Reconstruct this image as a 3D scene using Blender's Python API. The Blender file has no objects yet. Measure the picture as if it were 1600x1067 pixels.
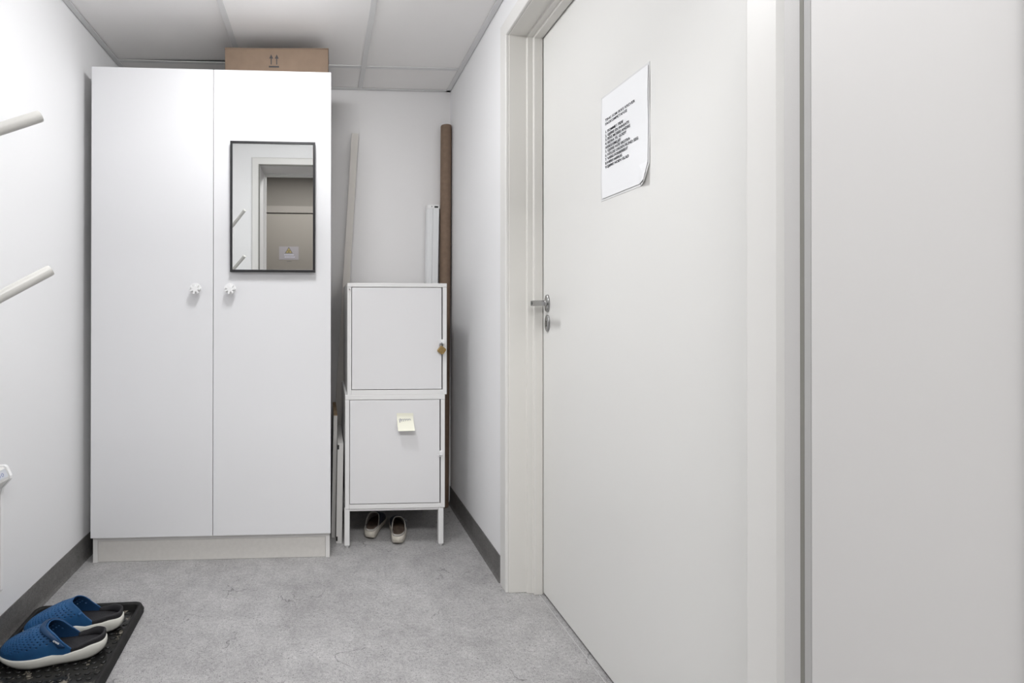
import bpy, bmesh, math
from mathutils import Matrix, Vector
PI = math.pi
sc = bpy.context.scene
C = bpy.context.collection

# ------------------------------------------------------------------ camera, world, lights, exposure
cam_data = bpy.data.cameras.new('camera')
cam = bpy.data.objects.new('camera', cam_data); C.objects.link(cam); sc.camera = cam
F, CX, CY, YAW, PITCH, ROLL, CAMH = 789.02, 548.0, 483.06, .0512, .0028, -.0011, 1.0607
cam_data.sensor_fit = 'HORIZONTAL'; cam_data.sensor_width = 36
cam_data.lens = 36 * F / 1600
cam_data.shift_x = (800 - CX) / 1600
cam_data.shift_y = -(533.5 - CY) / 1600
cam_data.clip_start = .02
fwd = Vector((math.sin(YAW)*math.cos(PITCH), math.cos(YAW)*math.cos(PITCH), math.sin(PITCH)))
right0 = Vector((math.cos(YAW), -math.sin(YAW), 0)); up0 = right0.cross(fwd)
right = math.cos(ROLL)*right0 - math.sin(ROLL)*up0
up = math.sin(ROLL)*right0 + math.cos(ROLL)*up0
m = Matrix((right, up, -fwd)).transposed().to_4x4(); m.translation = (0, 0, CAMH)
cam.matrix_world = m

w = bpy.data.worlds.new('world'); sc.world = w; w.use_nodes = True
w.node_tree.nodes['Background'].inputs[0].default_value = (1, 1, 1, 1)
w.node_tree.nodes['Background'].inputs[1].default_value = 0.0
sc.view_settings.view_transform = 'Standard'; sc.view_settings.look = 'None'
sc.view_settings.gamma = 1; sc.view_settings.use_curve_mapping = False
sc.view_settings.exposure = 0.13

def area(name, loc, size, power, color=(1, 1, 1), rot=(0, 0, 0), shape='DISK'):
    d = bpy.data.lights.new(name, 'AREA'); d.shape = shape; d.size = size; d.energy = power; d.color = color
    o = bpy.data.objects.new(name, d); C.objects.link(o); o.location = loc; o.rotation_euler = rot
    return o
LX, LY = -.14, 1.54
ROOM_LAMP = 60.0   # radiance of the opal ceiling dome at (LX, LY)
cl = area('corridor_lamp', (-.05, -.35, 2.47), 1.5, 46, (.985, .99, 1), shape='RECTANGLE'); cl.data.size_y = .5  # added fill light, brightens the room through the doorway

# ------------------------------------------------------------------ materials
def mat(name, col, rough=.5, metal=0, spec=.5, coat=0, bump=None, mott=None, emit=None):
    """bump=(scale,strength,dist)  mott=(scale, colour2, detail)"""
    mt = bpy.data.materials.new(name); mt.use_nodes = True; nt = mt.node_tree; N = nt.nodes; L = nt.links
    b = N['Principled BSDF']
    b.inputs['Base Color'].default_value = (*col, 1); b.inputs['Roughness'].default_value = rough
    b.inputs['Metallic'].default_value = metal; b.inputs['Specular IOR Level'].default_value = spec
    b.inputs['Coat Weight'].default_value = coat
    tc = N.new('ShaderNodeTexCoord')
    if mott:
        n = N.new('ShaderNodeTexNoise'); n.inputs['Scale'].default_value = mott[0]; n.inputs['Detail'].default_value = mott[2]
        L.new(tc.outputs['Object'], n.inputs['Vector'])
        r = N.new('ShaderNodeValToRGB'); r.color_ramp.elements[0].position = .35; r.color_ramp.elements[1].position = .65
        r.color_ramp.elements[0].color = (*col, 1); r.color_ramp.elements[1].color = (*mott[1], 1)
        L.new(n.outputs['Fac'], r.inputs['Fac']); L.new(r.outputs['Color'], b.inputs['Base Color'])
    if bump:
        n2 = N.new('ShaderNodeTexNoise'); n2.inputs['Scale'].default_value = bump[0]; n2.inputs['Detail'].default_value = 3
        L.new(tc.outputs['Object'], n2.inputs['Vector'])
        bp = N.new('ShaderNodeBump'); bp.inputs['Strength'].default_value = bump[1]; bp.inputs['Distance'].default_value = bump[2]
        L.new(n2.outputs['Fac'], bp.inputs['Height']); L.new(bp.outputs['Normal'], b.inputs['Normal'])
    if emit:
        b.inputs['Emission Color'].default_value = (*emit[0], 1); b.inputs['Emission Strength'].default_value = emit[1]
    return mt

def concrete(name, dark, light, rough=.5, speck=.8):
    mt = bpy.data.materials.new(name); mt.use_nodes = True; nt = mt.node_tree; N = nt.nodes; L = nt.links
    b = N['Principled BSDF']; b.inputs['Roughness'].default_value = rough
    tc = N.new('ShaderNodeTexCoord')
    def noise(scale, detail=6, rg=.6, dist=0):
        n = N.new('ShaderNodeTexNoise'); n.inputs['Scale'].default_value = scale; n.inputs['Detail'].default_value = detail
        n.inputs['Roughness'].default_value = rg; n.inputs['Distortion'].default_value = dist
        L.new(tc.outputs['Object'], n.inputs['Vector']); return n
    def ramp(src, p0, c0, p1, c1):
        r = N.new('ShaderNodeValToRGB'); e = r.color_ramp.elements
        e[0].position = p0; e[0].color = (*c0, 1); e[1].position = p1; e[1].color = (*c1, 1)
        L.new(src, r.inputs['Fac']); return r.outputs['Color']
    def mix(a, bb, typ='MULTIPLY', fac=1):
        x = N.new('ShaderNodeMix'); x.data_type = 'RGBA'; x.blend_type = typ; x.inputs['Factor'].default_value = fac
        L.new(a, x.inputs['A']); L.new(bb, x.inputs['B']); return x.outputs['Result']
    base = ramp(noise(3.0, 10, .66, .3).outputs['Fac'], .30, dark, .66, light)
    fine = ramp(noise(95, 8, .82).outputs['Fac'], .34, (.66,)*3, .60, (1.08,)*3)
    mid = ramp(noise(13, 5, .7, .3).outputs['Fac'], .36, (.86,)*3, .6, (1.03,)*3)
    grain = ramp(noise(300, 3, .6).outputs['Fac'], .36, (.74,)*3, .56, (1.08,)*3)
    dots = ramp(noise(170, 2, .5).outputs['Fac'], .31, (.36,)*3, .37, (1,)*3)
    c = mix(mix(mix(mix(base, fine), mid), grain), dots, fac=speck)
    v = N.new('ShaderNodeTexVoronoi'); v.inputs['Scale'].default_value = 55; L.new(tc.outputs['Object'], v.inputs['Vector'])
    sp = ramp(v.outputs['Distance'], .05, (.42,)*3, .13, (1,)*3)
    gate = ramp(noise(14, 3).outputs['Fac'], .46, (0,)*3, .56, (1,)*3)
    mx = N.new('ShaderNodeMix'); mx.data_type = 'RGBA'; mx.inputs['A'].default_value = (1, 1, 1, 1)
    L.new(gate, mx.inputs['Factor']); L.new(sp, mx.inputs['B'])
    mx.inputs['A'].default_value = (1, 1, 1, 1)
    c = mix(c, mx.outputs['Result'], fac=speck)
    # faint hairline cracks
    sc_ = N.new('ShaderNodeMapping'); sc_.inputs['Scale'].default_value = (1, 1, 1); sc_.inputs['Rotation'].default_value = (0, 0, .6)
    L.new(tc.outputs['Object'], sc_.inputs['Vector'])
    n3 = N.new('ShaderNodeTexNoise'); n3.inputs['Scale'].default_value = 6; n3.inputs['Detail'].default_value = 4; L.new(sc_.outputs[0], n3.inputs['Vector'])
    ab = N.new('ShaderNodeMath'); ab.operation = 'SUBTRACT'; ab.inputs[1].default_value = .5; L.new(n3.outputs['Fac'], ab.inputs[0])
    ab2 = N.new('ShaderNodeMath'); ab2.operation = 'ABSOLUTE'; L.new(ab.outputs[0], ab2.inputs[0])
    cr = ramp(ab2.outputs[0], .0020, (.30,)*3, .0055, (1,)*3)
    cg = ramp(noise(5, 2).outputs['Fac'], .56, (0,)*3, .62, (1,)*3)
    mc = N.new('ShaderNodeMix'); mc.data_type = 'RGBA'; mc.inputs['A'].default_value = (1, 1, 1, 1); L.new(cg, mc.inputs['Factor']); L.new(cr, mc.inputs['B'])
    c = mix(c, mc.outputs['Result'], fac=speck)
    L.new(c, b.inputs['Base Color'])
    bp = N.new('ShaderNodeBump'); bp.inputs['Strength'].default_value = .12; bp.inputs['Distance'].default_value = .001
    L.new(noise(120, 3).outputs['Fac'], bp.inputs['Height']); L.new(bp.outputs['Normal'], b.inputs['Normal'])
    return mt

M = dict(
    wall=mat('wall_paint', (.86, .86, .868), .65, bump=(420, .12, .0006)),
    wall_back=mat('back_wall_paint', (.82, .81, .81), .7, bump=(420, .12, .0006)),
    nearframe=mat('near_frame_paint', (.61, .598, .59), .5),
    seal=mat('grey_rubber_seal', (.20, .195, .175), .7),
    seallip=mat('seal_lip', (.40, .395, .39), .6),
    trim=mat('door_trim_lacquer', (.74, .725, .69), .42),
    casing=mat('casing_lacquer', (.75, .74, .72), .42),
    leaf=mat('door_leaf_lacquer', (.79, .785, .765), .38, bump=(300, .05, .0004)),
    floor=concrete('vinyl_floor', (.36, .352, .352), (.49, .482, .482), .48),
    skirting=concrete('vinyl_skirting', (.135, .13, .125), (.19, .185, .18), .5, .3),
    tile=mat('ceiling_tile', (.90, .885, .875), .95, spec=.1, bump=(600, .25, .0008)),
    grid=mat('ceiling_grid', (.72, .72, .72), .5),
    void=mat('void', (.05, .05, .05), .9),
    foil=mat('wardrobe_foil', (.80, .80, .815), .40, bump=(260, .04, .0004)),
    foil_side=mat('wardrobe_carcass', (.76, .75, .735), .45),
    plinth=mat('wardrobe_plinth', (.66, .64, .61), .5, mott=(60, (.69, .67, .64), 4)),
    plastic=mat('white_plastic', (.88, .88, .88), .3),
    cab=mat('powder_coated_steel', (.80, .795, .79), .42, bump=(500, .06, .0004)),
    cabdoor=mat('powder_coated_door', (.77, .765, .775), .45, bump=(500, .06, .0004)),
    foot=mat('grey_plastic_foot', (.55, .55, .55), .5),
    chrome=mat('brushed_steel', (.40, .40, .40), .25, metal=1),
    hole=mat('dark_hole', (.01, .01, .01), .6),
    brass=mat('aged_brass', (.36, .24, .10), .38, metal=.85, mott=(90, (.45, .32, .15), 3)),
    blackframe=mat('black_frame', (.018, .018, .02), .35),
    mirror=mat('mirror_glass', (.82, .83, .82), .0, metal=1),
    card=mat('cardboard', (.165, .115, .08), .8, bump=(180, .1, .0006), mott=(25, (.18, .125, .087), 4)),
    tube=mat('kraft_tube', (.19, .13, .09), .75, bump=(150, .2, .0008), mott=(40, (.22, .15, .105), 5)),
    ink=mat('dark_ink', (.03, .028, .03), .7),
    print=mat('toner', (.03, .03, .04), .7),
    paper=mat('paper', (.86, .865, .88), .6),
    sleeve=mat('plastic_sleeve', (.80, .80, .80), .15, coat=.5),
    note=mat('yellow_note', (.84, .83, .71), .7),
    pencil=mat('pencil', (.30, .30, .36), .7),
    chip=mat('chipboard', (.24, .16, .10), .9, bump=(300, .8, .003), mott=(160, (.45, .34, .22), 6)),
    board=mat('white_board', (.66, .65, .63), .5),
    batten=mat('painted_batten', (.70, .67, .63), .6),
    blind=mat('white_aluminium', (.82, .83, .84), .35),
    stand=mat('white_lacquer', (.66, .65, .62), .4),
    blue=mat('blue_foam', (.010, .075, .205), .55, mott=(30, (.012, .09, .235), 3)),
    blue_in=mat('blue_foam_dark', (.008, .05, .14), .6),
    navy_strap=mat('blue_strap', (.008, .045, .12), .5),
    blackfoam=mat('black_foam', (.018, .017, .020), .6, bump=(260, .5, .002)),
    whitefoam=mat('white_foam', (.66, .65, .60), .55, bump=(200, .1, .0006)),
    cream=mat('cream_rubber', (.58, .55, .49), .6, mott=(60, (.45, .42, .36), 5)),
    navy=mat('navy_leather', (.022, .028, .045), .5, bump=(200, .2, .001)),
    lining=mat('grey_lining', (.33, .31, .29), .8, mott=(50, (.42, .40, .37), 4)),
    insole=mat('brown_insole', (.09, .065, .05), .8, mott=(40, (.15, .11, .085), 4)),
    heater=mat('heater_enamel', (.80, .79, .77), .35),
    labelgrey=mat('grey_label', (.58, .60, .64), .4),
    bluetxt=mat('blue_print', (.12, .16, .45), .5),
    corridor=mat('corridor_paint', (.07, .062, .053), .75),  # corridor wall, door and trim: lack of light put into dark colours
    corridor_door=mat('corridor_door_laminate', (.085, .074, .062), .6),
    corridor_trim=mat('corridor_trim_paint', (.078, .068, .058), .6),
    lampglass=mat('lamp_diffuser', (.9, .9, .9), .5, emit=((1, .985, .965), 6)),
    opal=mat('opal_dome', (.85, .85, .85), .4, emit=((.985, .99, 1), ROOM_LAMP)),
    yellow=mat('sign_yellow', (.13, .095, .02), .5),  # sign colours darkened as well, to look unlit in the mirror
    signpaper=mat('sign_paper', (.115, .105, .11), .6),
    metalstrip=mat('threshold_strip', (.50, .50, .50), .4),
)

# tray plastic with dried dirt
def tray_mat():
    mt = bpy.data.materials.new('black_tray_plastic'); mt.use_nodes = True; nt = mt.node_tree; N = nt.nodes; L = nt.links
    b = N['Principled BSDF']; b.inputs['Roughness'].default_value = .22
    tc = N.new('ShaderNodeTexCoord')
    n = N.new('ShaderNodeTexNoise'); n.inputs['Scale'].default_value = 22; n.inputs['Detail'].default_value = 8; n.inputs['Roughness'].default_value = .72
    L.new(tc.outputs['Object'], n.inputs['Vector'])
    r = N.new('ShaderNodeValToRGB'); e = r.color_ramp.elements
    e[0].position = .57; e[0].color = (.010, .010, .010, 1); e[1].position = .66; e[1].color = (.30, .27, .22, 1)
    L.new(n.outputs['Fac'], r.inputs['Fac']); L.new(r.outputs['Color'], b.inputs['Base Color'])
    bp = N.new('ShaderNodeBump'); bp.inputs['Strength'].default_value = .3; bp.inputs['Distance'].default_value = .002
    n2 = N.new('ShaderNodeTexNoise'); n2.inputs['Scale'].default_value = 60; L.new(tc.outputs['Object'], n2.inputs['Vector'])
    L.new(n2.outputs['Fac'], bp.inputs['Height']); L.new(bp.outputs['Normal'], b.inputs['Normal'])
    return mt
M['traydirt'] = tray_mat()
M['tray'] = mat('black_tray_rim', (.009, .009, .009), .55, spec=.3, bump=(250, .25, .001), mott=(35, (.015, .0145, .014), 5))

# ------------------------------------------------------------------ helpers
WM = {}
def finish(o, bevel=0, smooth=False, segs=2):
    if bevel:
        b = o.modifiers.new('bevel', 'BEVEL'); b.width = bevel; b.segments = segs; b.limit_method = 'ANGLE'; b.angle_limit = math.radians(35)
    if smooth:
        for p in o.data.polygons: p.use_smooth = True
    return o
def obj(name, bm, material, parent=None, bevel=0, smooth=False, local=False):
    bmesh.ops.recalc_face_normals(bm, faces=bm.faces[:])
    me = bpy.data.meshes.new(name); bm.to_mesh(me); bm.free()
    for x in (material if isinstance(material, (list, tuple)) else [material]): me.materials.append(x)
    o = bpy.data.objects.new(name, me); C.objects.link(o)
    if parent:
        W = WM.get(parent.name, Matrix()); WM[o.name] = W
        if not local: me.transform(W.inverted())
        o.parent = parent
    return finish(o, bevel, smooth)
def thing(name, label, cat, loc=(0, 0, 0), rot=(0, 0, 0), group=None):
    o = bpy.data.objects.new(name, None); C.objects.link(o); o.empty_display_size = .05
    o.location = loc; o.rotation_euler = rot
    from mathutils import Euler
    WM[o.name] = Matrix.Translation(Vector(loc)) @ Euler(rot).to_matrix().to_4x4()
    return tag(o, label, cat, group)
def tag(o, label, cat, group=None):
    o['label'] = label; o['category'] = cat
    if group: o['group'] = group
    return o
def struct_thing(name):
    o = bpy.data.objects.new(name, None); C.objects.link(o); o['kind'] = 'structure'; WM[o.name] = Matrix(); return o
def struct(name, bm, material, **k):
    o = obj(name, bm, material, **k); o['kind'] = 'structure'; return o
def bx(bm, x0, x1, y0, y1, z0, z1, mi=0):
    v = [bm.verts.new(p) for p in ((x0,y0,z0),(x1,y0,z0),(x1,y1,z0),(x0,y1,z0),(x0,y0,z1),(x1,y0,z1),(x1,y1,z1),(x0,y1,z1))]
    for f in ((0,3,2,1),(4,5,6,7),(0,1,5,4),(1,2,6,5),(2,3,7,6),(3,0,4,7)):
        bm.faces.new([v[i] for i in f]).material_index = mi
    return bm
def NB(): return bmesh.new()
def box(*a, mi=0): return bx(NB(), *a, mi=mi)
def prism(bm, pts, ax, a, b, mi=0):
    """pts: 2D polygon in the plane normal to axis ax (0:x ->(y,z), 1:y ->(x,z), 2:z ->(x,y))"""
    def P(p, t): return {0: (t, p[0], p[1]), 1: (p[0], t, p[1]), 2: (p[0], p[1], t)}[ax]
    v0 = [bm.verts.new(P(p, a)) for p in pts]; v1 = [bm.verts.new(P(p, b)) for p in pts]
    bm.faces.new(v0).material_index = mi; bm.faces.new(v1[::-1]).material_index = mi
    n = len(pts)
    for i in range(n): bm.faces.new((v0[i], v0[(i+1) % n], v1[(i+1) % n], v1[i])).material_index = mi
    return bm
def loft(bm, rings, closed=True, cap=True, mi=0):
    R = [[bm.verts.new(p) for p in r] for r in rings]
    n = len(rings[0])
    for a, b in zip(R, R[1:]):
        for i in range(n if closed else n-1):
            bm.faces.new((a[i], a[(i+1) % n], b[(i+1) % n], b[i])).material_index = mi
    if cap:
        bm.faces.new(R[0][::-1]).material_index = mi; bm.faces.new(R[-1]).material_index = mi
    return R
def lathe(bm, prof, origin, axis, n=32, mi=0):
    """prof: (r, d) pairs along axis from origin"""
    axis = Vector(axis).normalized(); a = axis.orthogonal().normalized(); b = axis.cross(a)
    rings = [[Vector(origin) + axis*d + (a*math.cos(2*PI*i/n) + b*math.sin(2*PI*i/n))*max(r, 1e-5) for i in range(n)] for r, d in prof]
    loft(bm, rings, mi=mi); return bm
def tube(bm, pts, r, n=12, mi=0):
    pts = [Vector(p) for p in pts]; rings = []; prev = None
    for i, p in enumerate(pts):
        t = (pts[min(i+1, len(pts)-1)] - pts[max(i-1, 0)]).normalized()
        a = t.orthogonal().normalized() if prev is None else (prev - t*prev.dot(t)).normalized()
        prev = a; b = t.cross(a); rr = r[i] if isinstance(r, (list, tuple)) else r
        rings.append([p + (a*math.cos(2*PI*k/n) + b*math.sin(2*PI*k/n))*rr for k in range(n)])
    loft(bm, rings, mi=mi); return bm
def frame3(bm, prof, map3, path, mi=0):
    """sweep profile (d, h) round a 3-sided opening: path [(u,v)..] 4 points with mitred corners; map3(u,v,h)->xyz"""
    (u0, v0), (u1, v1), (u2, v2), (u3, v3) = path
    rings = []
    s = 1 if u0 < u2 else -1
    for (u, v, du, dv) in ((u0, v0, s, 0), (u1, v1, s, -1), (u2, v2, -s, -1), (u3, v3, -s, 0)):
        rings.append([map3(u + du*d, v + dv*d, h) for d, h in prof])
    loft(bm, rings, mi=mi); return bm
def text_mesh(txt, size, mtx, ext=.0002, sx=1.0, bold=0.0, shear=0.0):
    cu = bpy.data.curves.new('t', 'FONT'); cu.body = txt; cu.size = size; cu.extrude = ext; cu.offset = bold; cu.shear = shear
    cu.resolution_u = 3
    o = bpy.data.objects.new('t', cu); C.objects.link(o)
    dg = bpy.context.evaluated_depsgraph_get(); me = bpy.data.meshes.new_from_object(o.evaluated_get(dg))
    bpy.data.objects.remove(o); bpy.data.curves.remove(cu)
    me.transform(mtx @ Matrix.Diagonal((sx, 1, 1, 1)))
    return me
def add_mesh(bm, me):
    bm.from_mesh(me); bpy.data.meshes.remove(me); return bm
def basis(o, x, y):
    x = Vector(x).normalized(); y = Vector(y).normalized(); z = x.cross(y)
    m = Matrix((x, y, z)).transposed().to_4x4(); m.translation = Vector(o); return m

# ------------------------------------------------------------------ the setting
XL, XR, YB, YN, HC = -1.02, .690, 2.749, .60, 2.2645
DY0, DY1, DZ = .787, 1.868, 2.100             # side door opening
NX0, NX1, NZ, NYB = -.468, .610, 2.105, .36   # doorway the camera looks through
CORY = -1.06; CORH = 2.50

struct('floor', box(-2.3, 2.1, CORY-.1, YB+.1, -.05, 0), M['floor'])
struct('wall_back', box(XL-.1, XR+.16, YB, YB+.1, 0, 2.62), M['wall_back'])
struct('wall_left', box(XL-.1, XL, YN, YB, 0, 2.62), M['wall'])
b = NB(); bx(b, XR, XR+.16, YN, DY0-.03, 0, 2.62); bx(b, XR, XR+.16, DY1+.03, YB, 0, 2.62); bx(b, XR, XR+.16, DY0-.03, DY1+.03, DZ+.03, 2.62)
struct('wall_right', b, M['wall'])
b = NB(); bx(b, -2.3, NX0-.02, NYB+.03, YN, 0, 2.62); bx(b, NX1+.02, 2.1, NYB+.03, YN, 0, 2.62); bx(b, NX0-.02, NX1+.02, NYB+.03, YN, NZ+.02, 2.62)
struct('wall_front', b, M['wall'])
b = NB(); bx(b, -2.3, 2.1, CORY-.1, CORY, 0, 2.62)
struct('wall_corridor_far', b, M['corridor'])
struct('wall_corridor_left', box(-2.4, -2.3, CORY-.1, YN, 0, 2.62), M['corridor'])
struct('wall_corridor_right', box(2.1, 2.2, CORY-.1, YN, 0, 2.62), M['corridor'])
struct('ceiling_corridor', box(-2.3, 2.1, CORY, NYB+.03, CORH, CORH+.1), M['tile'])
struct('ceiling_slab', box(XL-.1, XR+.16, YN-.1, YB+.1, 2.62, 2.68), M['void'])

# suspended ceiling: loose tiles in a T grid
tx = [XL, -.410, .190, XR]; ty = [YN, .70, 1.30, 1.90, 2.49, YB]
b = NB()
for i in range(3):
    for j in range(5):
        x0, x1, y0, y1 = tx[i]+.004, tx[i+1]-.004, ty[j]+.004, ty[j+1]-.004
        z0 = HC + .0035
        tilt = .013 if (i, j) == (0, 3) else 0
        cs = [(x0, y0, z0), (x1, y0, z0), (x1, y1, z0 + tilt), (x0, y1, z0 + tilt*.1)]
        v = [b.verts.new(c) for c in cs] + [b.verts.new((c[0], c[1], c[2]+.015)) for c in cs]
        for f in ((0,3,2,1),(4,5,6,7),(0,1,5,4),(1,2,6,5),(2,3,7,6),(3,0,4,7)): b.faces.new([v[k] for k in f])
struct('ceiling', b, M['tile'])
b = NB()
for x in tx[1:-1]:
    bx(b, x-.012, x+.012, YN, YB, HC, HC+.003); bx(b, x-.001, x+.001, YN, YB, HC+.003, HC+.03, mi=1)
for y in ty[1:-1]:
    for i in range(3):
        a0 = tx[i]+(.012 if i else 0); a1 = tx[i+1]-(.012 if i < 2 else 0)
        bx(b, a0, a1, y-.012, y+.012, HC+.0004, HC+.003); bx(b, a0, a1, y-.001, y+.001, HC+.003, HC+.03, mi=1)
struct('trim_1', b, [M['grid'], M['void']])  # webs blackened so the gap at the lifted tile looks shaded
b = NB()   # wall angle with a small shadow step against the wall
bx(b, XL+.003, XL+.026, YN, YB, HC-.001, HC+.002); bx(b, XR-.026, XR-.003, YN, YB, HC-.001, HC+.002)
bx(b, XL+.003, XR-.003, YB-.024, YB-.003, HC-.001, HC+.002); bx(b, XL+.003, XR-.003, YN+.003, YN+.024, HC-.001, HC+.002)
struct('trim_2', b, M['grid'])

# coved vinyl skirting
def skirt(name, pts, h):
    struct(name, pts, M['skirting'])
SH = .098
b = NB(); prism(b, [(XL, 0), (XL+.012, 0), (XL+.006, .010), (XL+.004, .02), (XL+.003, SH), (XL, SH)], 1, YN, YB); skirt('baseboard_left', b, SH)
b = NB(); prism(b, [(XR, 0), (XR-.012, 0), (XR-.006, .010), (XR-.004, .02), (XR-.003, SH), (XR, SH)], 1, DY1+.069, YB)
prism(b, [(XR, 0), (XR-.012, 0), (XR-.004, .02), (XR-.003, SH), (XR, SH)], 1, YN, DY0-.070); skirt('baseboard_right', b, SH)
b = NB(); prism(b, [(YB, 0), (YB-.012, 0), (YB-.004, .02), (YB-.003, SH), (YB, SH)], 0, XL+.012, XR-.012); skirt('baseboard_back', b, SH)
b = NB(); prism(b, [(YN, 0), (YN+.012, 0), (YN+.004, .02), (YN+.003, SH), (YN, SH)], 0, XL+.012, NX0-.064); skirt('baseboard_front', b, SH)

# side door: lacquered frame, casing, leaf, lever handle, keyhole plate
door = struct_thing('door_1')
xm = lambda u, v, h: (h, u, v)
pth = [(DY0, 0), (DY0, DZ), (DY1, DZ), (DY1, 0)]
prof = [(0, .692), (0, .7595), (.008, .7595), (.008, .7815), (.018, .7815), (.018, .8145), (.012, .8145), (.012, .86), (-.028, .86), (-.028, .692)]
obj('door_frame', frame3(NB(), prof, xm, pth), M['trim'], door, bevel=.0022)
prof = [(-.0025, .692), (-.0025, .6825), (-.006, .680), (-.0590, .680), (-.0685, .686), (-.0685, .692)]
obj('casing', frame3(NB(), prof, xm, pth), M['casing'], door, bevel=.0015)
lf = obj('door_leaf', box(.817, .857, DY0+.016, DY1-.0165, .009, DZ-.016), M['leaf'], door, bevel=.0015)
b = NB(); YR, ZR = 1.812, 1.088
def oval(cx, cz, ry, rz, x, n=40): return [(x, cx + ry*math.cos(2*PI*i/n), cz + rz*math.sin(2*PI*i/n)) for i in range(n)]
loft(b, [oval(YR, ZR, .0165, .0320, .8168), oval(YR, ZR, .0165, .0320, .812), oval(YR, ZR, .0150, .0300, .8095), oval(YR, ZR, .011, .025, .8085)])
rose = obj('rosette', b, M['chrome'], door, smooth=True); 
b = NB()
tube(b, [(.810, YR, ZR), (.775, YR, ZR), (.765, YR-.001, ZR), (.7605, YR-.006, ZR)], .0095, 16)
rr = []
for y, hz, hx in ((YR+.010, .0075, .003), (YR+.008, .0105, .0055), (YR-.02, .0105, .0055), (YR-.085, .010, .005), (YR-.105, .0095, .0048), (YR-.109, .006, .003)):
    rr.append([(.7605 + hx*math.copysign(abs(math.cos(a))**.5, math.cos(a)), y, ZR + hz*math.copysign(abs(math.sin(a))**.5, math.sin(a))) for a in [2*PI*i/24 for i in range(24)]])
loft(b, rr)
obj('door_handle', b, M['chrome'], door, smooth=True)
b = NB(); ZK = 1.015
loft(b, [oval(YR, ZK, .0165, .0310, .8168), oval(YR, ZK, .0165, .0310, .813), oval(YR, ZK, .0150, .0290, .811)])
kp = obj('keyhole_plate', b, M['chrome'], door, smooth=True)
b = NB(); lathe(b, [(.0032, 0), (.0032, .0008)], (.8112, YR+.001, ZK+.006), (-1, 0, 0), 16); bx(b, .8103, .8111, YR-.0008, YR+.0028, ZK-.012, ZK+.005)
obj('keyhole', b, M['hole'], kp)
# floor edge strip in the doorway
struct('trim_3', box(.799, .802, DY0+.02, DY1-.02, 0, .0012), M['metalstrip'])

# doorway between the corridor and the room
dn = struct_thing('door_2')
ym = lambda u, v, h: (u, h, v)
pth = [(NX0, 0), (NX0, NZ), (NX1, NZ), (NX1, 0)]
prof = [(0, YN+.004), (0, .405), (.008, .405), (.008, .385), (.018, .385), (.018, NYB), (-.018, NYB), (-.018, YN+.004)]
obj('door_frame', frame3(NB(), prof, ym, pth), M['nearframe'], dn, bevel=.001)
obj('seal', frame3(NB(), [(-.001, YN+.0142), (-.001, YN+.0198), (-.009, YN+.0198), (-.009, YN+.0142)], ym, pth), M['seal'], dn)  # dark strip painted in for the shade of the casing groove
obj('seal_lip', frame3(NB(), [(-.0005, YN+.0046), (-.0005, YN+.0140), (-.009, YN+.0140), (-.009, YN+.0046)], ym, pth), M['seallip'], dn, bevel=.001)  # grey strip stands in for shading on the rounded jamb edge
prof = [(-.0095, YN), (-.0095, YN+.016), (-.0105, YN+.017), (-.052, YN+.017), (-.060, YN+.010), (-.060, YN)]
obj('casing', frame3(NB(), prof, ym, pth), M['casing'], dn, bevel=.0015)

struct('trim_4', box(XR-.006, XR-.0002, YN+.0005, DY0-.069, 0, 2.25), M['nearframe'])

# door across the corridor (seen in the mirror)
df = struct_thing('door_3')
obj('door_leaf', box(-.92, .28, CORY+.004, CORY+.03, .01, 2.075), M['corridor_door'], df, bevel=.002)
obj('casing', frame3(NB(), [(0, CORY), (0, CORY+.045), (-.072, CORY+.045), (-.072, CORY)], ym, [(-.925, 0), (-.925, 2.08), (.285, 2.08), (.285, 0)]), M['corridor_trim'], df, bevel=.002)
s = thing('warning_sign', 'small laminated radiation warning sign on the corridor door, seen in the mirror', 'sign', (-.375, CORY+.031, 1.59))
obj('sign_plate', box(-.478, -.275, CORY+.0308, CORY+.032, 1.592, 1.730), M['signpaper'], s)
b = NB(); prism(b, [(-.417, 1.660), (-.337, 1.660), (-.377, 1.725)], 1, CORY+.0322, CORY+.0328)
tri = obj('warning_triangle', b, M['hole'], s)
b = NB(); prism(b, [(-.408, 1.665), (-.346, 1.665), (-.377, 1.7155)], 1, CORY+.0329, CORY+.0333)
obj('triangle_field', b, M['yellow'], tri)
b = NB()
c0 = (-.377, 1.681)
for k in range(3):
    a = math.radians(90 + 120*k + 180)
    pts = [(c0[0]+.004*math.cos(a+t), c0[1]+.004*math.sin(a+t)) for t in (.5, -.5)] + [(c0[0]+.014*math.cos(a+t), c0[1]+.014*math.sin(a+t)) for t in (-.5, -.17, .17, .5)]
    prism(b, pts, 1, CORY+.0334, CORY+.0338)
lathe(b, [(.0026, 0), (.0026, .0004)], (c0[0], CORY+.0334, c0[1]), (0, 1, 0), 12)
obj('trefoil', b, M['hole'], tri)
b = NB()
import random; random.seed(4)
for z, x0, x1 in ((1.643, -.425, -.325), (1.620, -.42, -.315)):
    x = x0
    while x < x1:
        l = random.uniform(.006, .016); bx(b, x, min(x+l, x1), CORY+.0322, CORY+.0326, z-.0025, z+.0025); x += l+.004
obj('printed_lines', b, M['pencil'], s)
b = NB()
for x, l in ((-.395, .010), (-.382, .018), (-.360, .010)): bx(b, x, x+l, CORY+.0302, CORY+.0306, 1.572, 1.578)
tag(obj('door_tag', b, M['ink']), 'tiny dark lettering strip under the warning sign on corridor door', 'tag')

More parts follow.
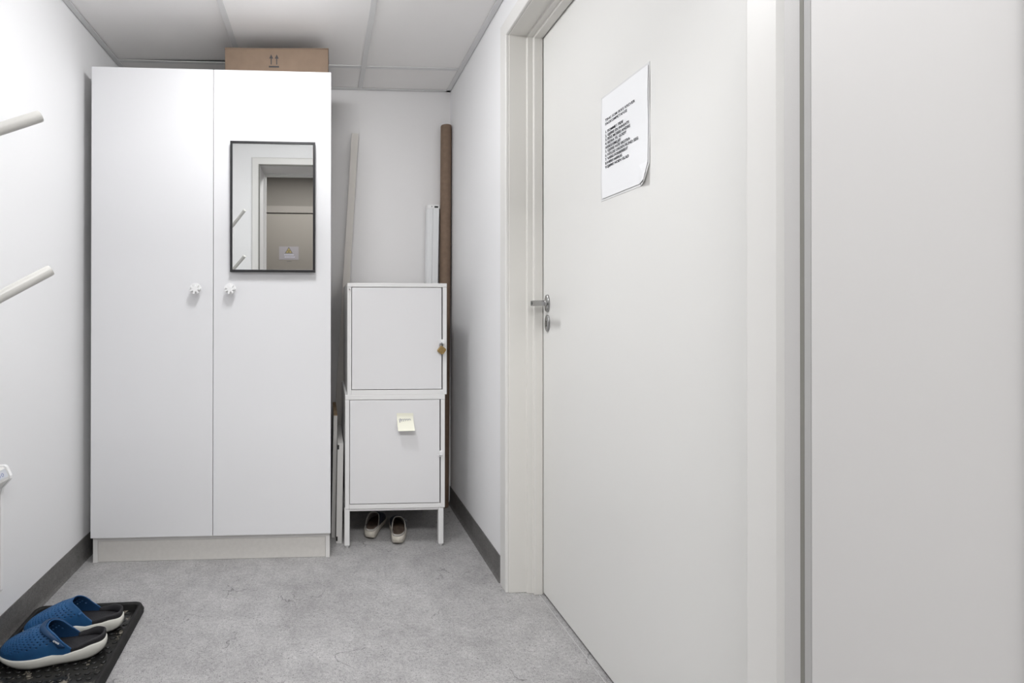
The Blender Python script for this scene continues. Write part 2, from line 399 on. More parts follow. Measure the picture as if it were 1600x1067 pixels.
# ceiling light of the room, and an added fill panel in the corridor
def lamp(x, y, z, r, label):
    t = thing('ceiling_light', label, 'lamp', (x, y, z))
    b = NB(); lathe(b, [(r+.03, 0), (r+.03, -.004), (r+.022, -.012), (r+.004, -.013), (r, -.008), (r, 0)], (x, y, z), (0, 0, 1), 48)
    obj('housing', b, M['plastic'], t, smooth=False)
    b = NB(); lathe(b, [(r, -.005), (r, -.009), (r*.6, -.0095)], (x, y, z), (0, 0, 1), 48)
    obj('diffuser', b, M['lampglass'], t)
t = thing('ceiling_light', 'round opal dome lamp on the suspended ceiling in front of the wardrobe', 'lamp', (LX, LY, HC))
b = NB(); lathe(b, [(.150, -.0012), (.150, -.014), (.140, -.016), (.138, -.0012)], (LX, LY, HC), (0, 0, 1), 48); obj('housing', b, M['plastic'], t)
b = NB(); lathe(b, [(.137, -.0145)] + [(.137*math.cos(a), -.0145-.075*math.sin(a)) for a in [PI/2*k/10 for k in range(1, 10)]] + [(.002, -.0895)], (LX, LY, HC), (0, 0, 1), 40)
obj('diffuser', b, M['opal'], t, smooth=False)
t = thing('ceiling_light_panel', 'long white light panel on the corridor ceiling behind the doorway', 'lamp', (-.05, -.35, CORH))
b = NB(); bx(b, -.82, .72, -.62, -.60, CORH-.022, CORH-.0005); bx(b, -.82, .72, -.10, -.08, CORH-.022, CORH-.0005); bx(b, -.82, -.80, -.60, -.10, CORH-.022, CORH-.0005); bx(b, .70, .72, -.60, -.10, CORH-.022, CORH-.0005)
obj('housing', b, M['plastic'], t)
obj('diffuser', box(-.80, .70, -.60, -.10, CORH-.018, CORH-.010), M['lampglass'], t)  # glowing face of the added fill panel

# ------------------------------------------------------------------ wardrobe
WXL, WXR, WYF, WZT, WZB, WXM = -.9735, .0255, 2.157, 2.0785, .111, -.4705
wd = thing('wardrobe', 'tall white two-door wardrobe filling the left of the back wall', 'wardrobe', ((WXL+WXR)/2, 2.45, 0))
b = NB()
y0 = WYF+.019
bx(b, WXL+.002, WXL+.020, y0, YB-.004, 0, WZT-.004); bx(b, WXR-.021, WXR-.003, y0, YB-.004, 0, WZT-.004)
bx(b, WXL+.020, WXR-.021, y0, YB-.004, WZT-.022, WZT-.004); bx(b, WXL+.020, WXR-.021, y0, YB-.004, WZB-.02, WZB-.002)
bx(b, WXL+.020, WXR-.021, YB-.012, YB-.006, WZB, WZT-.022)
obj('carcass', b, M['foil_side'], wd, bevel=.0008)
obj('plinth', box(WXL+.0208, WXR-.0218, y0+.006, y0+.022, 0.001, WZB-.021), M['plinth'], wd)
def flower_knob(x, z, par):
    k = NB(); yf = WYF
    lathe(k, [(.010, 0), (.006, .003), (.0055, .017), (.0225, .019), (.0240, .020), (.0240, .0225), (.0235, .023)], (x, yf, z), (0, -1, 0), 40)
    obj('knob_disc', k, M['plastic'], par, smooth=False)
    g = NB(); n = 84; rings = []
    for d, s in ((.0232, .97), (.0242, 1), (.0305, 1), (.0320, .96)):
        r = []
        for i in range(n):
            a = 2*PI*i/n + .25; q = math.cos(7*a); rad = .0175 + .0055*math.tanh(q*3.2)
            r.append((x + rad*s*math.cos(a), yf-d, z + rad*s*math.sin(a)))
        rings.append(r)
    loft(g, rings); obj('knob_flower', g, M['plastic'], par)
for (a0, a1, kx) in ((WXL, WXM-.0012, -.539), (WXM+.0012, WXR, -.396)):
    d = obj('door', box(a0, a1, WYF, WYF+.018, WZB, WZT), M['foil'], wd, bevel=.0012)
    flower_knob(kx, 1.151, d)

# mirror on the right-hand door
mx0, mx1, mz0, mz1 = -.397, -.041, 1.2225, 1.772
mi = thing('wall_mirror', 'rectangular mirror with thin black frame hung on right wardrobe door', 'mirror', ((mx0+mx1)/2, WYF, mz0))
b = NB(); my = WYF-.0215
fw = .0098
for (a, c, d, e) in ((mx0, mx1, mz1-fw, mz1), (mx0, mx1, mz0, mz0+fw), (mx0, mx0+fw, mz0+fw, mz1-fw), (mx1-fw, mx1, mz0+fw, mz1-fw)):
    bx(b, a, c, my, WYF-.0005, d, e)
obj('frame', b, M['blackframe'], mi, bevel=.001)
obj('mirror_glass', box(mx0+fw, mx1-fw, my+.003, my+.007, mz0+fw, mz1-fw), M['mirror'], mi)

# cardboard box on top
bz0, bz1 = WZT-.002, 2.207
ang = math.radians(-1.0)
cb = thing('cardboard_box', 'brown cardboard box with two arrows lying on top of the wardrobe', 'box', (-.208, 2.36, bz0), (0, 0, ang))
b = NB(); bx(b, -.224, .224, -.15, .15, 0, bz1-bz0-.004)
obj('box_body', b, M['card'], cb, bevel=.002, local=True)
b = NB()
v = [(-.2255, -.1515, .118), (.2255, -.1515, .127), (.2255, .0, .129), (-.2255, .0, .124)]
lo = [b.verts.new(p) for p in v]; hi = [b.verts.new((p[0], p[1], p[2]+.0035)) for p in v]
b.faces.new(lo[::-1]); b.faces.new(hi)
for i in range(4): b.faces.new((lo[i], lo[(i+1) % 4], hi[(i+1) % 4], hi[i]))
obj('box_flap', b, M['card'], cb, local=True)
b = NB()
for sx in (-.012, .012):
    x = -.012 + sx
    bx(b, x-.0022, x+.0022, -.1508, -.1502, .055, .083)
    prism(b, [(x-.0085, .081), (x+.0085, .081), (x, .099)], 1, -.1508, -.1502)
bx(b, -.012-.022, -.012+.022, -.1508, -.1502, .042, .049)
obj('arrow_print', b, M['ink'], cb, local=True)

# ------------------------------------------------------------------ narrow things between wardrobe and cabinets
def lean(bm_fn, material, name, label, cat, base, tilt, parts=None):
    pass
sl = .0585
bt = thing('wooden_batten', 'long off-white wooden batten leaning against back wall beside the wardrobe', 'batten', (.0445, 2.732, .001), (0, math.atan(sl), 0))
obj('batten_body', box(-.0185, .0185, -.009, .009, .0015, 2.022), M['batten'], bt, bevel=.001, local=True)
obj('batten_base', box(-.0185, .0185, -.0085, .0085, 0, .0015), M['chip'], bt, local=True)

sa = thing('shelf_board', 'taller white shelf board with raw brown end standing beside the wardrobe', 'board', (.0405, 2.36, .001), (0, math.atan(.0175), 0))
b = NB(); bx(b, -.0088, .0088, 0, .335, 0, .569); obj('board_body', b, M['board'], sa, bevel=.0006, local=True)
b = NB(); bx(b, -.0090, .0090, -.0003, .3353, .5691, .5722); obj('raw_end', b, M['chip'], sa, local=True)

sb = thing('drawer_front', 'shorter white board with black corner fittings standing next to the metal cabinets', 'board', (.0655, 2.300, .001), (0, math.atan(.0150), 0))
b = NB(); bx(b, -.0133, .0133, 0, .385, 0, .4535); obj('board_body', b, M['board'], sb, bevel=.001, local=True)
for z in (.012, .428):
    obj('corner_fitting', box(-.0137, -.0065, -.0012, .014, z, z+.020), M['hole'], sb, local=True)

# kraft tube in the corner and white blind cassette
tb = thing('cardboard_tube', 'tall brown cardboard tube standing in the back right corner', 'tube', (.6435, 2.715, .001), (0, math.atan(.0068), 0))
b = NB(); lathe(b, [(.0285, 0), (.0290, .004), (.0290, 2.062), (.0275, 2.066), (.0235, 2.0662), (.0235, 2.04)], (0, 0, 0), (0, 0, 1), 40)
obj('tube_wall', b, M['tube'], tb, smooth=False, local=True)
bl = thing('blind_cassette', 'white aluminium blind cassette standing upright between back wall and brown tube', 'blind', (.557, 2.722, .001), (0, math.atan(.017), 0))
b = NB()
pr = [(-.033, .018), (-.033, -.006), (-.028, -.016), (-.018, -.022), (-.003, -.0225), (-.0015, -.019), (0, -.0225), (.031, -.0225), (.033, -.020), (.033, .018)]
prism(b, pr, 2, .012, 1.612); obj('cassette', b, M['blind'], bl, local=True)
b = NB(); prism(b, [(-.0335, .019), (-.0335, -.007), (-.0285, -.017), (-.018, -.0235), (.031, -.0235), (.034, -.021), (.034, .019)], 2, 1.6122, 1.632)
cp = obj('end_cap', b, M['plastic'], bl, local=True, bevel=.001)
b = NB(); bx(b, .006, .026, -.0243, -.0232, 1.616, 1.625); obj('slot', b, M['hole'], cp, local=True)
b = NB(); lathe(b, [(.0032, 0), (.0032, .0012)], (-.008, -.0233, 1.622), (0, -1, 0), 12); obj('screw', b, M['chrome'], cp, local=True)

# ------------------------------------------------------------------ metal cabinets
CYF, CYB = 2.252, 2.694
def cabinet(name_label, x0, x1, z0, z1, doorz, catch_z, toprim, botrail, legs):
    t = thing('metal_cabinet', name_label, 'cabinet', ((x0+x1)/2, (CYF+CYB)/2, 0 if legs else z0), group=None)
    b = NB(); st = .018
    bx(b, x0, x0+.0012, CYF+.001, CYB, z0, z1-.0005); bx(b, x1-.0012, x1, CYF+.001, CYB, z0, z1-.0005)
    bx(b, x0, x1, CYB-.0012, CYB, z0, z1-.0005)
    bx(b, x0, x1, CYF+.001, CYB, z0, z0+.0012); bx(b, x0, x1, CYF+.001, CYB, z1-.0018, z1-.0005)
    # face frame
    bx(b, x0, x0+st, CYF, CYF+.012, z0, z1-toprim-.0006); bx(b, x1-st, x1, CYF, CYF+.012, z0, z1-toprim-.0006)
    bx(b, x0+st+.0003, x1-st-.0003, CYF, CYF+.012, z0, z0+botrail)
    obj('body', b, M['cab'], t, bevel=.0006)
    b = NB(); bx(b, x0-.0003, x1+.0003, CYF-.0012, CYF+.02, z1-toprim, z1); obj('top_rim', b, M['cab'], t, bevel=.0015)
    dx0, dx1 = x0+.0205, x1-.0235
    d = obj('door', box(dx0, dx1, CYF-.0015, CYF+.014, doorz[0], doorz[1]), M['cabdoor'], t, bevel=.0012)
    b = NB(); lathe(b, [(.0035, 0), (.0035, .006), (.001, .0065)], (x0+.010, CYF, z1-.028), (0, -1, 0), 12)
    if not legs: obj('hinge_screw', b, M['chrome'], t)
    else: b.free()
    # small latch with ring at the right stile
    b = NB(); bx(b, x1-.0265, x1-.0115, CYF-.010, CYF-.0016, catch_z, catch_z+.020)
    c = obj('latch', b, M['plastic'], t, bevel=.0012)
    b = NB(); tube(b, [(x1-.0245+.0075*math.cos(a), CYF-.0065, catch_z+.001-.0065*math.sin(a)) for a in [PI*k/8 for k in range(-1, 10)]], .0016, 8)
    obj('latch_ring', b, M['chrome'] if not legs else M['plastic'], c, smooth=True)
    if legs:
        for lx0 in (x0-.003, x1-.028):
            for ly in (CYF+.002, CYB-.030):
                l = NB(); bx(l, lx0, lx0+.0235, ly, ly+.026, .010, z0-.0012)
                lg = obj('leg', l, M['cab'], t, bevel=.003)
                f = NB(); lathe(f, [(.009, 0), (.010, .003), (.010, .010)], (lx0+.01175, ly+.013, 0.0005), (0, 0, 1), 16)
                obj('foot_pad', f, M['foot'], lg)
        u = NB()
        bx(u, x0+.02, x1-.028, CYF+.006, CYF+.020, z0-.0115, z0-.0012)
        bx(u, .313, .352, CYF+.003, CYF+.006, z0-.006, z0-.0012)
        obj('underframe', u, M['cab'], t)
    return t
cabinet('lower white metal cabinet on legs with pale yellow note on its door', .0915, .5405, .1755, .6838, (.1985, .6600), .412, .0215, .0195, True)
cabinet('upper white metal cabinet with brass padlock, stacked on the legged one', .1005, .5490, .6842, 1.1840, (.7085, 1.1640), .912, .0175, .0215, False)

pk = thing('padlock', 'small square brass padlock hanging from the upper metal cabinet latch', 'padlock', (.5235, CYF-.008, .862))
b = NB(); R = .0165; cxk, czk = .5235, .884
an = [math.radians(t) for t in (0, 90, 180, 270)]
pts = []
for i in range(4):
    a = an[i] + math.radians(8)
    for da in (-.16, .16): pts.append((cxk + R*1.18*math.cos(a+da), czk + R*1.18*math.sin(a+da)))
prism(b, pts, 1, CYF-.0165, CYF-.0055)
obj('lock_body', b, M['brass'], pk, bevel=.0015)
b = NB(); tube(b, [(cxk+.008*math.cos(a)-.002, CYF-.011, .903+.014*math.sin(a)) for a in [PI*k/10 for k in range(11)]], .0018, 8)
obj('shackle', b, M['chrome'], pk, smooth=True)

# sticky note, bottom curled away from the door
sn = thing('sticky_note', 'pale yellow sticky note with pencil handwriting on the lower cabinet door', 'note', (.36, CYF-.0016, .53))
b = NB(); nx, nz = 8, 12; x0, x1, zt = .3220, .3965, .6015; H = .0735
def notept(u, v, off=0):
    y = CYF-.0022 - .0005 - (.044*max(0, v-.15)**1.7 + .004*u*max(0, v-.5)) - off
    return (x0+(x1-x0)*u + .002*v, y, zt - H*v*(.985+.0*u) + .004*u*max(0, v-.6))
R_ = []
for side in (0, .0004):
    R_.append([[b.verts.new(notept(i/nx, j/nz, side)) for i in range(nx+1)] for j in range(nz+1)])
for s_ in R_:
    for j in range(nz):
        for i in range(nx): b.faces.new((s_[j][i], s_[j][i+1], s_[j+1][i+1], s_[j+1][i]))
for j in range(nz):
    for i in (0, nx): b.faces.new((R_[0][j][i], R_[0][j+1][i], R_[1][j+1][i], R_[1][j][i]))
for i in range(nx):
    for j in (0, nz): b.faces.new((R_[0][j][i], R_[0][j][i+1], R_[1][j][i+1], R_[1][j][i]))
obj('note_sheet', b, M['note'], sn, smooth=False)
b = NB()
def stroke(pts):
    out = []
    for (u, v) in pts:
        p = Vector(notept(u, v, .0009)); out.append(p)
    tube(b, out, .0009, 5)
sq = []
# cursive word
for i in range(0, 61):
    t = i/60; a = t*2*PI*6.5
    sq.append((.15 + .70*t + .020*math.cos(a), .44 + .075*math.sin(a)*(1.3-.7*t) - .05*t))
stroke([(.13, .36), (.15, .50), (.14, .56)]); stroke([(.12, .38), (.20, .33), (.26, .37), (.20, .44), (.15, .46)]); stroke(sq)
obj('handwriting', b, M['pencil'], sn)

# ------------------------------------------------------------------ notice on the side door
XP = .8168
nt = thing('paper_notice', 'white typed list in a plastic sleeve taped to the side door', 'poster', (XP, 1.34, 1.385))
def sheet(bm, y0, y1, z0, z1, x, th, curl=0, n=10):
    g = []
    for k in range(2):
        rows = []
        for j in range(n+1):
            row = []
            for i in range(n+1):
                y = y0 + (y1-y0)*i/n; z = z0 + (z1-z0)*j/n
                c = max(0, 1 - math.hypot((y-y0)/.035, (z-z0)/.05))   # near bottom corner lifts
                row.append(bm.verts.new((x - k*th - curl*c - .0008*math.sin(z*40)*(1 if curl else 0) - (.0008 if curl else 0), y + .5*curl*c, z + .4*curl*c)))
            rows.append(row)
        g.append(rows)
    for rows in g:
        for j in range(n):
            for i in range(n): bm.faces.new((rows[j][i], rows[j][i+1], rows[j+1][i+1], rows[j+1][i]))
    for j in range(n):
        for i in (0, n): bm.faces.new((g[0][j][i], g[0][j+1][i], g[1][j+1][i], g[1][j][i]))
    for i in range(n):
        for j in (0, n): bm.faces.new((g[0][j][i], g[0][j][i+1], g[1][j][i+1], g[1][j][i]))
    return bm
obj('plastic_sleeve', sheet(NB(), 1.2295, 1.4530, 1.3835, 1.6900, XP, .0008, .012, 12), M['sleeve'], nt)
obj('paper_sheet', sheet(NB(), 1.2330, 1.4435, 1.3900, 1.6830, XP-.0022, .0006, .010, 12), M['paper'], nt)
b = NB()
for k in range(14): bx(b, XP-.0022, XP-.0019, 1.4475, 1.4510, 1.40+.0205*k, 1.40+.0205*k+.0035)
lines = ['TING SOM IKKE KREVER', 'FAGKOMPETANSE', '', '1. KOMME I TIDE', '2. GJØRE EN INNSATS', '3. IKKE MOBBE ANDRE', '4. BIDRA TIL GODT', 'ARBEIDSMILJØ', '5. GJØRE NOE EKSTRA', '6. HOLDE ORDEN RUND SEG', '7. VÆRE FORBEREDT', '8.VÆRE HØFLIG', '9.GJØRE NOEN GLAD']
b.free(); b = NB()
for i, t in enumerate(lines):
    if t: add_mesh(b, text_mesh(t, .0105, basis((XP-.0047, 1.4250, 1.6095-.01135*i), (0, -1, 0), (0, 0, 1)), .0002, 1.24 if i < 2 else 1.12, .00012))
obj('printed_text', b, M['print'], nt)

# ------------------------------------------------------------------ coat stand (pegs reach in at the left)
cs = thing('coat_stand', 'white coat stand with slanted round pegs at the left edge', 'coat rack', (-.632, .85, 0))
b = NB(); lathe(b, [(.016, 0.02), (.016, 1.735), (.014, 1.742), (.006, 1.744)], (-.632, .85, 0), (0, 0, 1), 24); obj('pole', b, M['plastic'], cs, smooth=False)
b = NB(); lathe(b, [(.17, .001), (.172, .006), (.165, .016), (.03, .022), (.02, .03)], (-.632, .85, 0), (0, 0, 1), 48); obj('base', b, M['plastic'], cs)
D = Vector((1.02, 1.0, .92))
for ex in ((-.522, .953, 1.716), (-.522, .953, 1.4165), (-.5165, .980, 1.1365)):
    for sgn in (1, -1):
        e = Vector(ex); 
        if sgn < 0: e = Vector((2*-.632-ex[0], 1.7-ex[1], ex[2]-.02 if False else ex[2]))
        d = D.copy(); d.x *= sgn; d.y *= sgn; s_ = e - d*.105
        b = NB(); tube(b, [s_, e - d*.002, e], [.0105, .0105, .0100], 24); obj('peg', b, M['stand'], cs)

# ------------------------------------------------------------------ wall heater (left edge)
ht = thing('panel_heater', 'white panel heater with a small grey label strip on left wall', 'heater', (-1.0, 1.30, .21))
b = NB()
prism(b, [(XL+.001, .205), (XL+.030, .205), (XL+.036, .212), (XL+.036, .500), (XL+.040, .520), (XL+.062, .548), (XL+.062, .556), (XL+.050, .582), (XL+.044, .586), (XL+.001, .586)], 1, 1.00, 1.588)
obj('heater_body', b, M['heater'], ht, bevel=.002)
b = NB(); prism(b, [(XL+.001, .203), (XL+.034, .203), (XL+.0385, .21), (XL+.0385, .500), (XL+.042, .520), (XL+.065, .547), (XL+.065, .557), (XL+.052, .585), (XL+.046, .589), (XL+.001, .589)], 1, 1.5882, 1.600)
obj('end_cap', b, M['plastic'], ht, bevel=.001)
b = NB()
p0 = Vector((XL+.0625, 0, .5575)); p1 = Vector((XL+.0515, 0, .5805)); n_ = Vector((p1.z-p0.z, 0, -(p1.x-p0.x))).normalized()*.0006
vs = []
for y in (1.44, 1.584):
    for p in (p0, p1, p1+n_, p0+n_): vs.append(b.verts.new((p.x, y, p.z)))
for f in ((0,1,2,3),(4,7,6,5),(0,4,5,1),(1,5,6,2),(2,6,7,3),(3,7,4,0)): b.faces.new([vs[i] for i in f])
lb = obj('label_strip', b, M['labelgrey'], ht)
b = NB(); q = p0.lerp(p1, .45) + n_*1.3
for yk in (1.562, 1.547, 1.530):
    tube(b, [(q.x + .0045*math.cos(a)*-.43, yk + .0045*math.sin(a), q.z + .0045*math.cos(a)) for a in [2*PI*k/12 for k in range(12)]], .0007, 5)
obj('label_symbols', b, M['bluetxt'], lb)

# ------------------------------------------------------------------ boot tray
ta = .035
tr = thing('boot_tray', 'black plastic shoe tray with dried dirt, under the blue clogs', 'tray', (-.809, 1.482, .0005), (0, 0, ta))
def rrect(hx, hy, r, z, n=8):
    out = []
    for cx_, cy_, a0 in ((hx-r, hy-r, 0), (-hx+r, hy-r, 90), (-hx+r, -hy+r, 180), (hx-r, -hy+r, 270)):
        for k in range(n+1):
            a = math.radians(a0 + 90*k/n); out.append((cx_ + r*math.cos(a), cy_ + r*math.sin(a), z))
    return out
HX, HY = .186, .355
b = NB()
prof = [(0, .0), (.001, .004), (-.001, .010), (.004, .020), (.006, .0245), (.009, .0265), (.014, .0268), (.018, .0255), (.020, .022), (.0215, .009), (.024, .0045)]
loft(b, [rrect(HX-d, HY-d, max(.034-d*.8, .01), z) for d, z in prof] + [rrect(HX-.024, HY-.024, .015, .0015)] + [rrect(HX-.0, HY-.0, .034, .0)][:0], cap=False)
obj('tray_rim', b, M['tray'], tr, local=True, smooth=True)
b = NB()
fl = rrect(HX-.0235, HY-.0235, .016, .0045); b.faces.new([b.verts.new(p) for p in fl])
loft(b, [rrect(HX-.0235, HY-.0235, .016, .001), fl], cap=False)
for j in range(-14, 15):
    for i in range(-5, 6):
        cx_ = i*.027 + (.0135 if j % 2 else 0); cy_ = j*.0225
        if abs(cx_) > HX-.035 or abs(cy_) > HY-.035: continue
        rr = []
        for s_, z in ((1, .0045), (.85, .0062), (.5, .007)):
            rr.append([(cx_ + .0095*s_*math.cos(a)*.8 - .0032*s_*math.sin(a), cy_ + .004*s_*math.sin(a)+.0035*s_*math.cos(a), z) for a in [2*PI*k/12 for k in range(12)]])
        loft(b, rr)
obj('tray_floor', b, M['traydirt'], tr, local=True, smooth=True)

# ------------------------------------------------------------------ clogs
def interp(tab, t):
    for (a, va), (c, vc) in zip(tab, tab[1:]):
        if t <= c:
            u = (t-a)/(c-a); u = u*u*(3-2*u); return va + (vc-va)*u
    return tab[-1][1]
class Shoe:
    def __init__(s, L, W, side=1, sole=None, apex=.07, t_side=.30, t_top=.50, spring=.012, n=2.7, waist=.80, heelw=.84, rimup=.016, domepow=.55):
        s.L, s.W, s.side, s.apex, s.t_side, s.t_top, s.spring, s.n = L, W, side, apex, t_side, t_top, spring, n
        s.sole = sole or [(0, .043), (.12, .041), (.32, .026), (.5, .031), (.75, .031), (1, .034)]
        s.waist, s.heelw, s.rimup, s.domepow = waist, heelw, rimup, domepow
    def w(s, t, inset=0):
        t = min(max(t, 0), 1); k = interp([(0, s.heelw), (.15, s.heelw), (.38, s.waist), (.70, 1.0), (1, .97)], t)
        return max(0, s.W/2*k - inset)*(max(0, 1-abs(2*t-1)**s.n))**(1/s.n)
    def c(s, t): return s.side*(.010*math.sin(PI*min(1, max(0, t))*1.0) - .012*max(0, t-.55)**1.3*2.2)
    def x(s, t, inset=0): return (t-.5)*(s.L-2*inset)
    def bottom(s, t): return s.spring*max(0, (t-.72)/.28)**2 + .009*max(0, (.14-t)/.14)**2
    def top(s, t): return interp(s.sole, t)
    def ring(s, inset, zf, n=64):
        out = []
        for i in range(n):
            a = 2*PI*i/n; t = (1+math.cos(a))/2; y = math.copysign(s.w(t, inset), math.sin(a)) if abs(math.sin(a)) > 1e-6 else 0
            out.append((s.x(t, inset), s.c(t) + y, zf(t)))
        return out
    def H(s, t):
        u = min(1, max(0, (t-.40)/.60)); return s.apex*(1-u**1.7)**s.domepow*(1-.12*u)
    def dome(s, t, u, off=0):
        cu, su = math.cos(u), math.sin(u)
        y = math.copysign(abs(cu)**.75, cu)*(s.w(t)-.0025+off); z = s.top(t) - .004 + (s.H(t)+.004+off)*abs(su)**.85
        return Vector((s.x(t) + (off*.6 if t > .9 else 0), s.c(t) + y, z))
    def t_rim(s, u): return s.t_side + (s.t_top - s.t_side)*max(0, math.sin(u))**1.15

def make_sole(s, material, root):
    b = NB()
    loft(b, [s.ring(.013, lambda t: s.bottom(t)), s.ring(.004, lambda t: s.bottom(t)+.003), s.ring(.0, lambda t: s.bottom(t)*.8+.010),
             s.ring(-.0015, lambda t: s.bottom(t)*.4 + .55*s.top(t)), s.ring(-.001, lambda t: s.top(t)-.003), s.ring(.002, lambda t: s.top(t)), s.ring(.005, lambda t: s.top(t)-.001), s.ring(.007, lambda t: .014)])
    return obj('sole', b, material, root, local=True, smooth=True)
def make_upper(s, mats, root, nu=78, nv=50, holes=True, thick=.0035):
    b = NB(); G = []
    for j in range(nv+1):
        row = []
        for i in range(nu+1):
            u = PI*i/nu; t0 = s.t_rim(u); t = t0 + (1-t0)*(.62*j/nv + .38*math.sin(PI/2*j/nv))
            t = min(t, .9995)
            fl = .003*max(0, 1-j/3)*math.sin(u)
            p = s.dome(t, u); p.z += fl
            row.append(b.verts.new(p))
        G.append(row)
    for j in range(nv):
        for i in range(nu):
            if holes and 4 <= j <= nv-6 and 10 <= i <= nu-10 and j % 3 == 0 and (i + (j//3) % 2 * 2) % 4 == 0:
                continue
            b.faces.new((G[j][i], G[j][i+1], G[j+1][i+1], G[j+1][i]))
    bmesh.ops.remove_doubles(b, verts=b.verts[:], dist=.0002)
    o = obj('upper', b, mats, root, local=True, smooth=True)
    so = o.modifiers.new('solidify', 'SOLIDIFY'); so.thickness = thick; so.offset = -1
    if len(mats) > 1: so.material_offset = 1; so.material_offset_rim = 0 if holes else 1
    sb_ = o.modifiers.new('subsurf', 'SUBSURF'); sb_.levels = 1; sb_.render_levels = 1
    return o
def make_cup(s, material, root, zin=.022, name='heel_cup', inset=.0025, th=.006):
    b = NB(); n = 40; A0 = math.acos(max(-1, 2*(s.t_side+.03)-1))
    prof_rings = []
    for k in range(n+1):
        a = A0 + (2*PI-2*A0)*k/n; t = (1+math.cos(a))/2; sg = math.copysign(1, math.sin(a))
        up = s.rimup*(.55 + .45*max(0, 1 - t/s.t_side))
        def P(ins, z): 
            return (s.x(t, ins), s.c(t) + sg*s.w(t, ins)*(0 if abs(math.sin(a)) < 1e-6 else 1), z)
        prof_rings.append([P(inset, s.top(t)-.004), P(inset-.0008, s.top(t)+up*.5), P(inset, s.top(t)+up-.0015), P(inset+.002, s.top(t)+up), P(inset+th-.001, s.top(t)+up-.001), P(inset+th, s.top(t)), P(inset+th+.003, zin)])
    loft(b, prof_rings, cap=True)
    return obj(name, b, material, root, local=True, smooth=True)
def make_footbed(s, material, root, z=.030):
    b = NB()
    zf = lambda t: z + (.006 if t < .15 else 0)*0 - .003*math.sin(PI*t)
    loft(b, [s.ring(.0060, lambda t: zf(t)-.006), s.ring(.0045, lambda t: max(zf(t), s.top(t)+.002 if t < .0 else zf(t))), s.ring(.014, lambda t: zf(t)-.0015)])
    return obj('footbed', b, material, root, local=True, smooth=True)

def blue_clog(loc, rz, side, label, strap, apex):
    root = thing('clog', label, 'shoe', loc, (0, 0, rz), 'blue foam clogs on the tray')
    s = Shoe(.300, .112, side, apex=apex, t_side=.255, t_top=.53, sole=[(0, .040), (.10, .042), (.22, .036), (.36, .029), (.46, .034), (.62, .031), (.85, .027), (1, .028)], rimup=.019)
    make_sole(s, M['whitefoam'], root)
    up_ = make_upper(s, [M['blue'], M['blue_in']], root)
    make_cup(s, M['blackfoam'], root, zin=.030)
    make_footbed(s, M['blackfoam'], root, .036)
    for sg in (1, -1):
        u = .16*PI if sg > 0 else .84*PI
        p = s.dome(s.t_rim(u)+.045, u, .0015)
        b = NB(); lathe(b, [(.0055, -.002), (.0055, .0015), (.004, .003)], p, (0, sg, .35), 16)
        obj('rivet', b, M['blue'], up_, local=True, smooth=True)
    if strap:
        b = NB(); n = 48; rings = []
        for k in range(n+1):
            u = PI*(.085 + .83*k/n); mid = abs(2*k/n-1)
            wd_ = .056 + .012*mid**4
            t0 = s.t_rim(u) + .018
            r = []
            for (f, off) in ((0, .0012), (0, .0050), (.12, .0062), (.88, .0062), (1, .0050), (1, .0012)):
                r.append(s.dome(t0 + wd_*f, u, off))
            rings.append(r)
        loft(b, rings)
        st = obj('strap', b, M['navy_strap'], root, local=True, smooth=True)
        # small raised lettering at the near end of the strap
        sgn = -1 if True else 1
        u = .855*PI; pc = s.dome(s.t_rim(u)+.052, u, .0070)
        pa = s.dome(s.t_rim(u)+.074, u, .0070); pu = s.dome(s.t_rim(u*.97)+.052, u*.97, .0070)
        # near side of the shoe in world is local +Y when the toe points -X
        uu = PI - u; pc = s.dome(s.t_rim(uu)+.052, uu, .0068); pa = s.dome(s.t_rim(uu)+.078, uu, .0068); p2 = s.dome(s.t_rim(uu*1.25)+.052, uu*1.25, .0068)
        ex = -(pa-pc).normalized(); ey = (p2-pc); ey = (ey - ex*ey.dot(ex)).normalized()
        tilt_ = Matrix.Rotation(-.45, 3, ex.cross(ey)); ex2 = tilt_ @ ex; ey2 = tilt_ @ ey
        tb_ = NB(); add_mesh(tb_, text_mesh('crocs', .0085, basis(pc - ex2*.010 - ey2*.002, ex2, ey2), .0004, 1.05, .0002))
        obj('strap_lettering', tb_, M['plastic'], st, local=True)
    return root
AR = PI + math.radians(8)
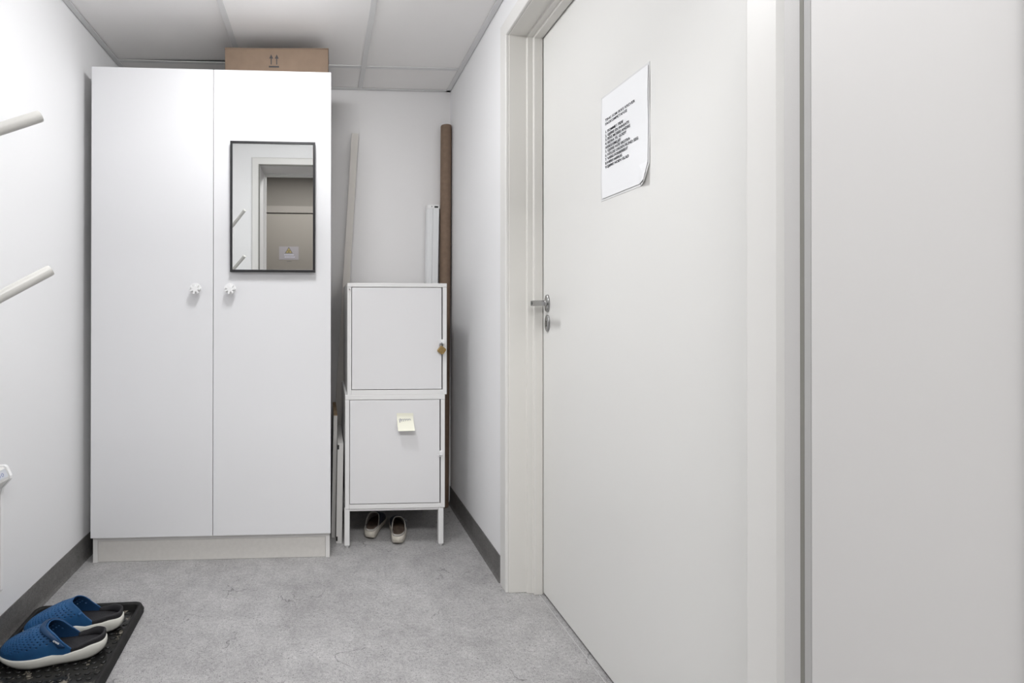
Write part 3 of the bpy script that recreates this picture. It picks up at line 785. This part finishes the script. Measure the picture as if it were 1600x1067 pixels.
blue_clog((-.826, 1.590, .0075), AR, 1, 'blue perforated foam clog with front strap, the nearer one on black tray', True, .076)
blue_clog((-.820, 1.7105, .0075), PI + math.radians(5), -1, 'blue perforated foam clog without visible strap, nearer the wardrobe on black tray', False, .069)

def slip_on(loc, rz, side, label):
    root = thing('slip_on_shoe', label, 'shoe', loc, (0, 0, rz), 'worn shoes under the metal cabinets')
    s = Shoe(.238, .079, side, apex=.050, t_side=.34, t_top=.60, spring=.006, n=3.0, waist=.86, heelw=.84,
             sole=[(0, .040), (.10, .040), (.35, .032), (.6, .028), (1, .024)], rimup=.010, domepow=.5)
    make_sole(s, M['cream'], root)
    up_ = make_upper(s, [M['navy'], M['lining']], root, 40, 24, holes=False, thick=.003)
    make_cup(s, M['lining'], root, zin=.028, name='collar', th=.004)
    make_footbed(s, M['insole'], root, .031)
    b = NB(); rings = []
    for k in range(33):
        u = PI*(.06 + .88*k/32); t0 = s.t_rim(u) + .06
        rings.append([s.dome(t0+.07*f, u, off) for f, off in ((0, .001), (.05, .004), (.95, .004), (1, .001))])
    loft(b, rings); st = obj('strap', b, M['navy'], root, local=True, smooth=True)
    u = .22*PI if side > 0 else .78*PI
    p = s.dome(s.t_rim(u)+.095, u, .005)
    b = NB(); n_ = Vector((0, math.cos(u), math.sin(u))); tube(b, [p + Vector((.009*math.cos(a), -.011*math.sin(a)*math.sin(u), .011*math.sin(a)*math.cos(u))) for a in [2*PI*k/16 for k in range(17)]], .0014, 8)
    obj('buckle', b, M['chrome'], st, local=True, smooth=True)
    pp = NB(); pts = [s.dome(s.t_rim(PI*k/32), PI*k/32, .0005) + Vector((0, 0, .003*math.sin(PI*k/32))) for k in range(1, 32)]
    tube(pp, pts, .0020, 8); obj('piping', pp, M['lining'], up_, local=True, smooth=True)
    return root
slip_on((.246, 2.438, .0006), math.radians(90-19), 1, 'left worn navy slip-on shoe with cream heel, toe turned right, under cabinet')
slip_on((.341, 2.384, .0006), math.radians(90-7), -1, 'right worn navy slip-on shoe with cream heel, pointing straight back under cabinet')
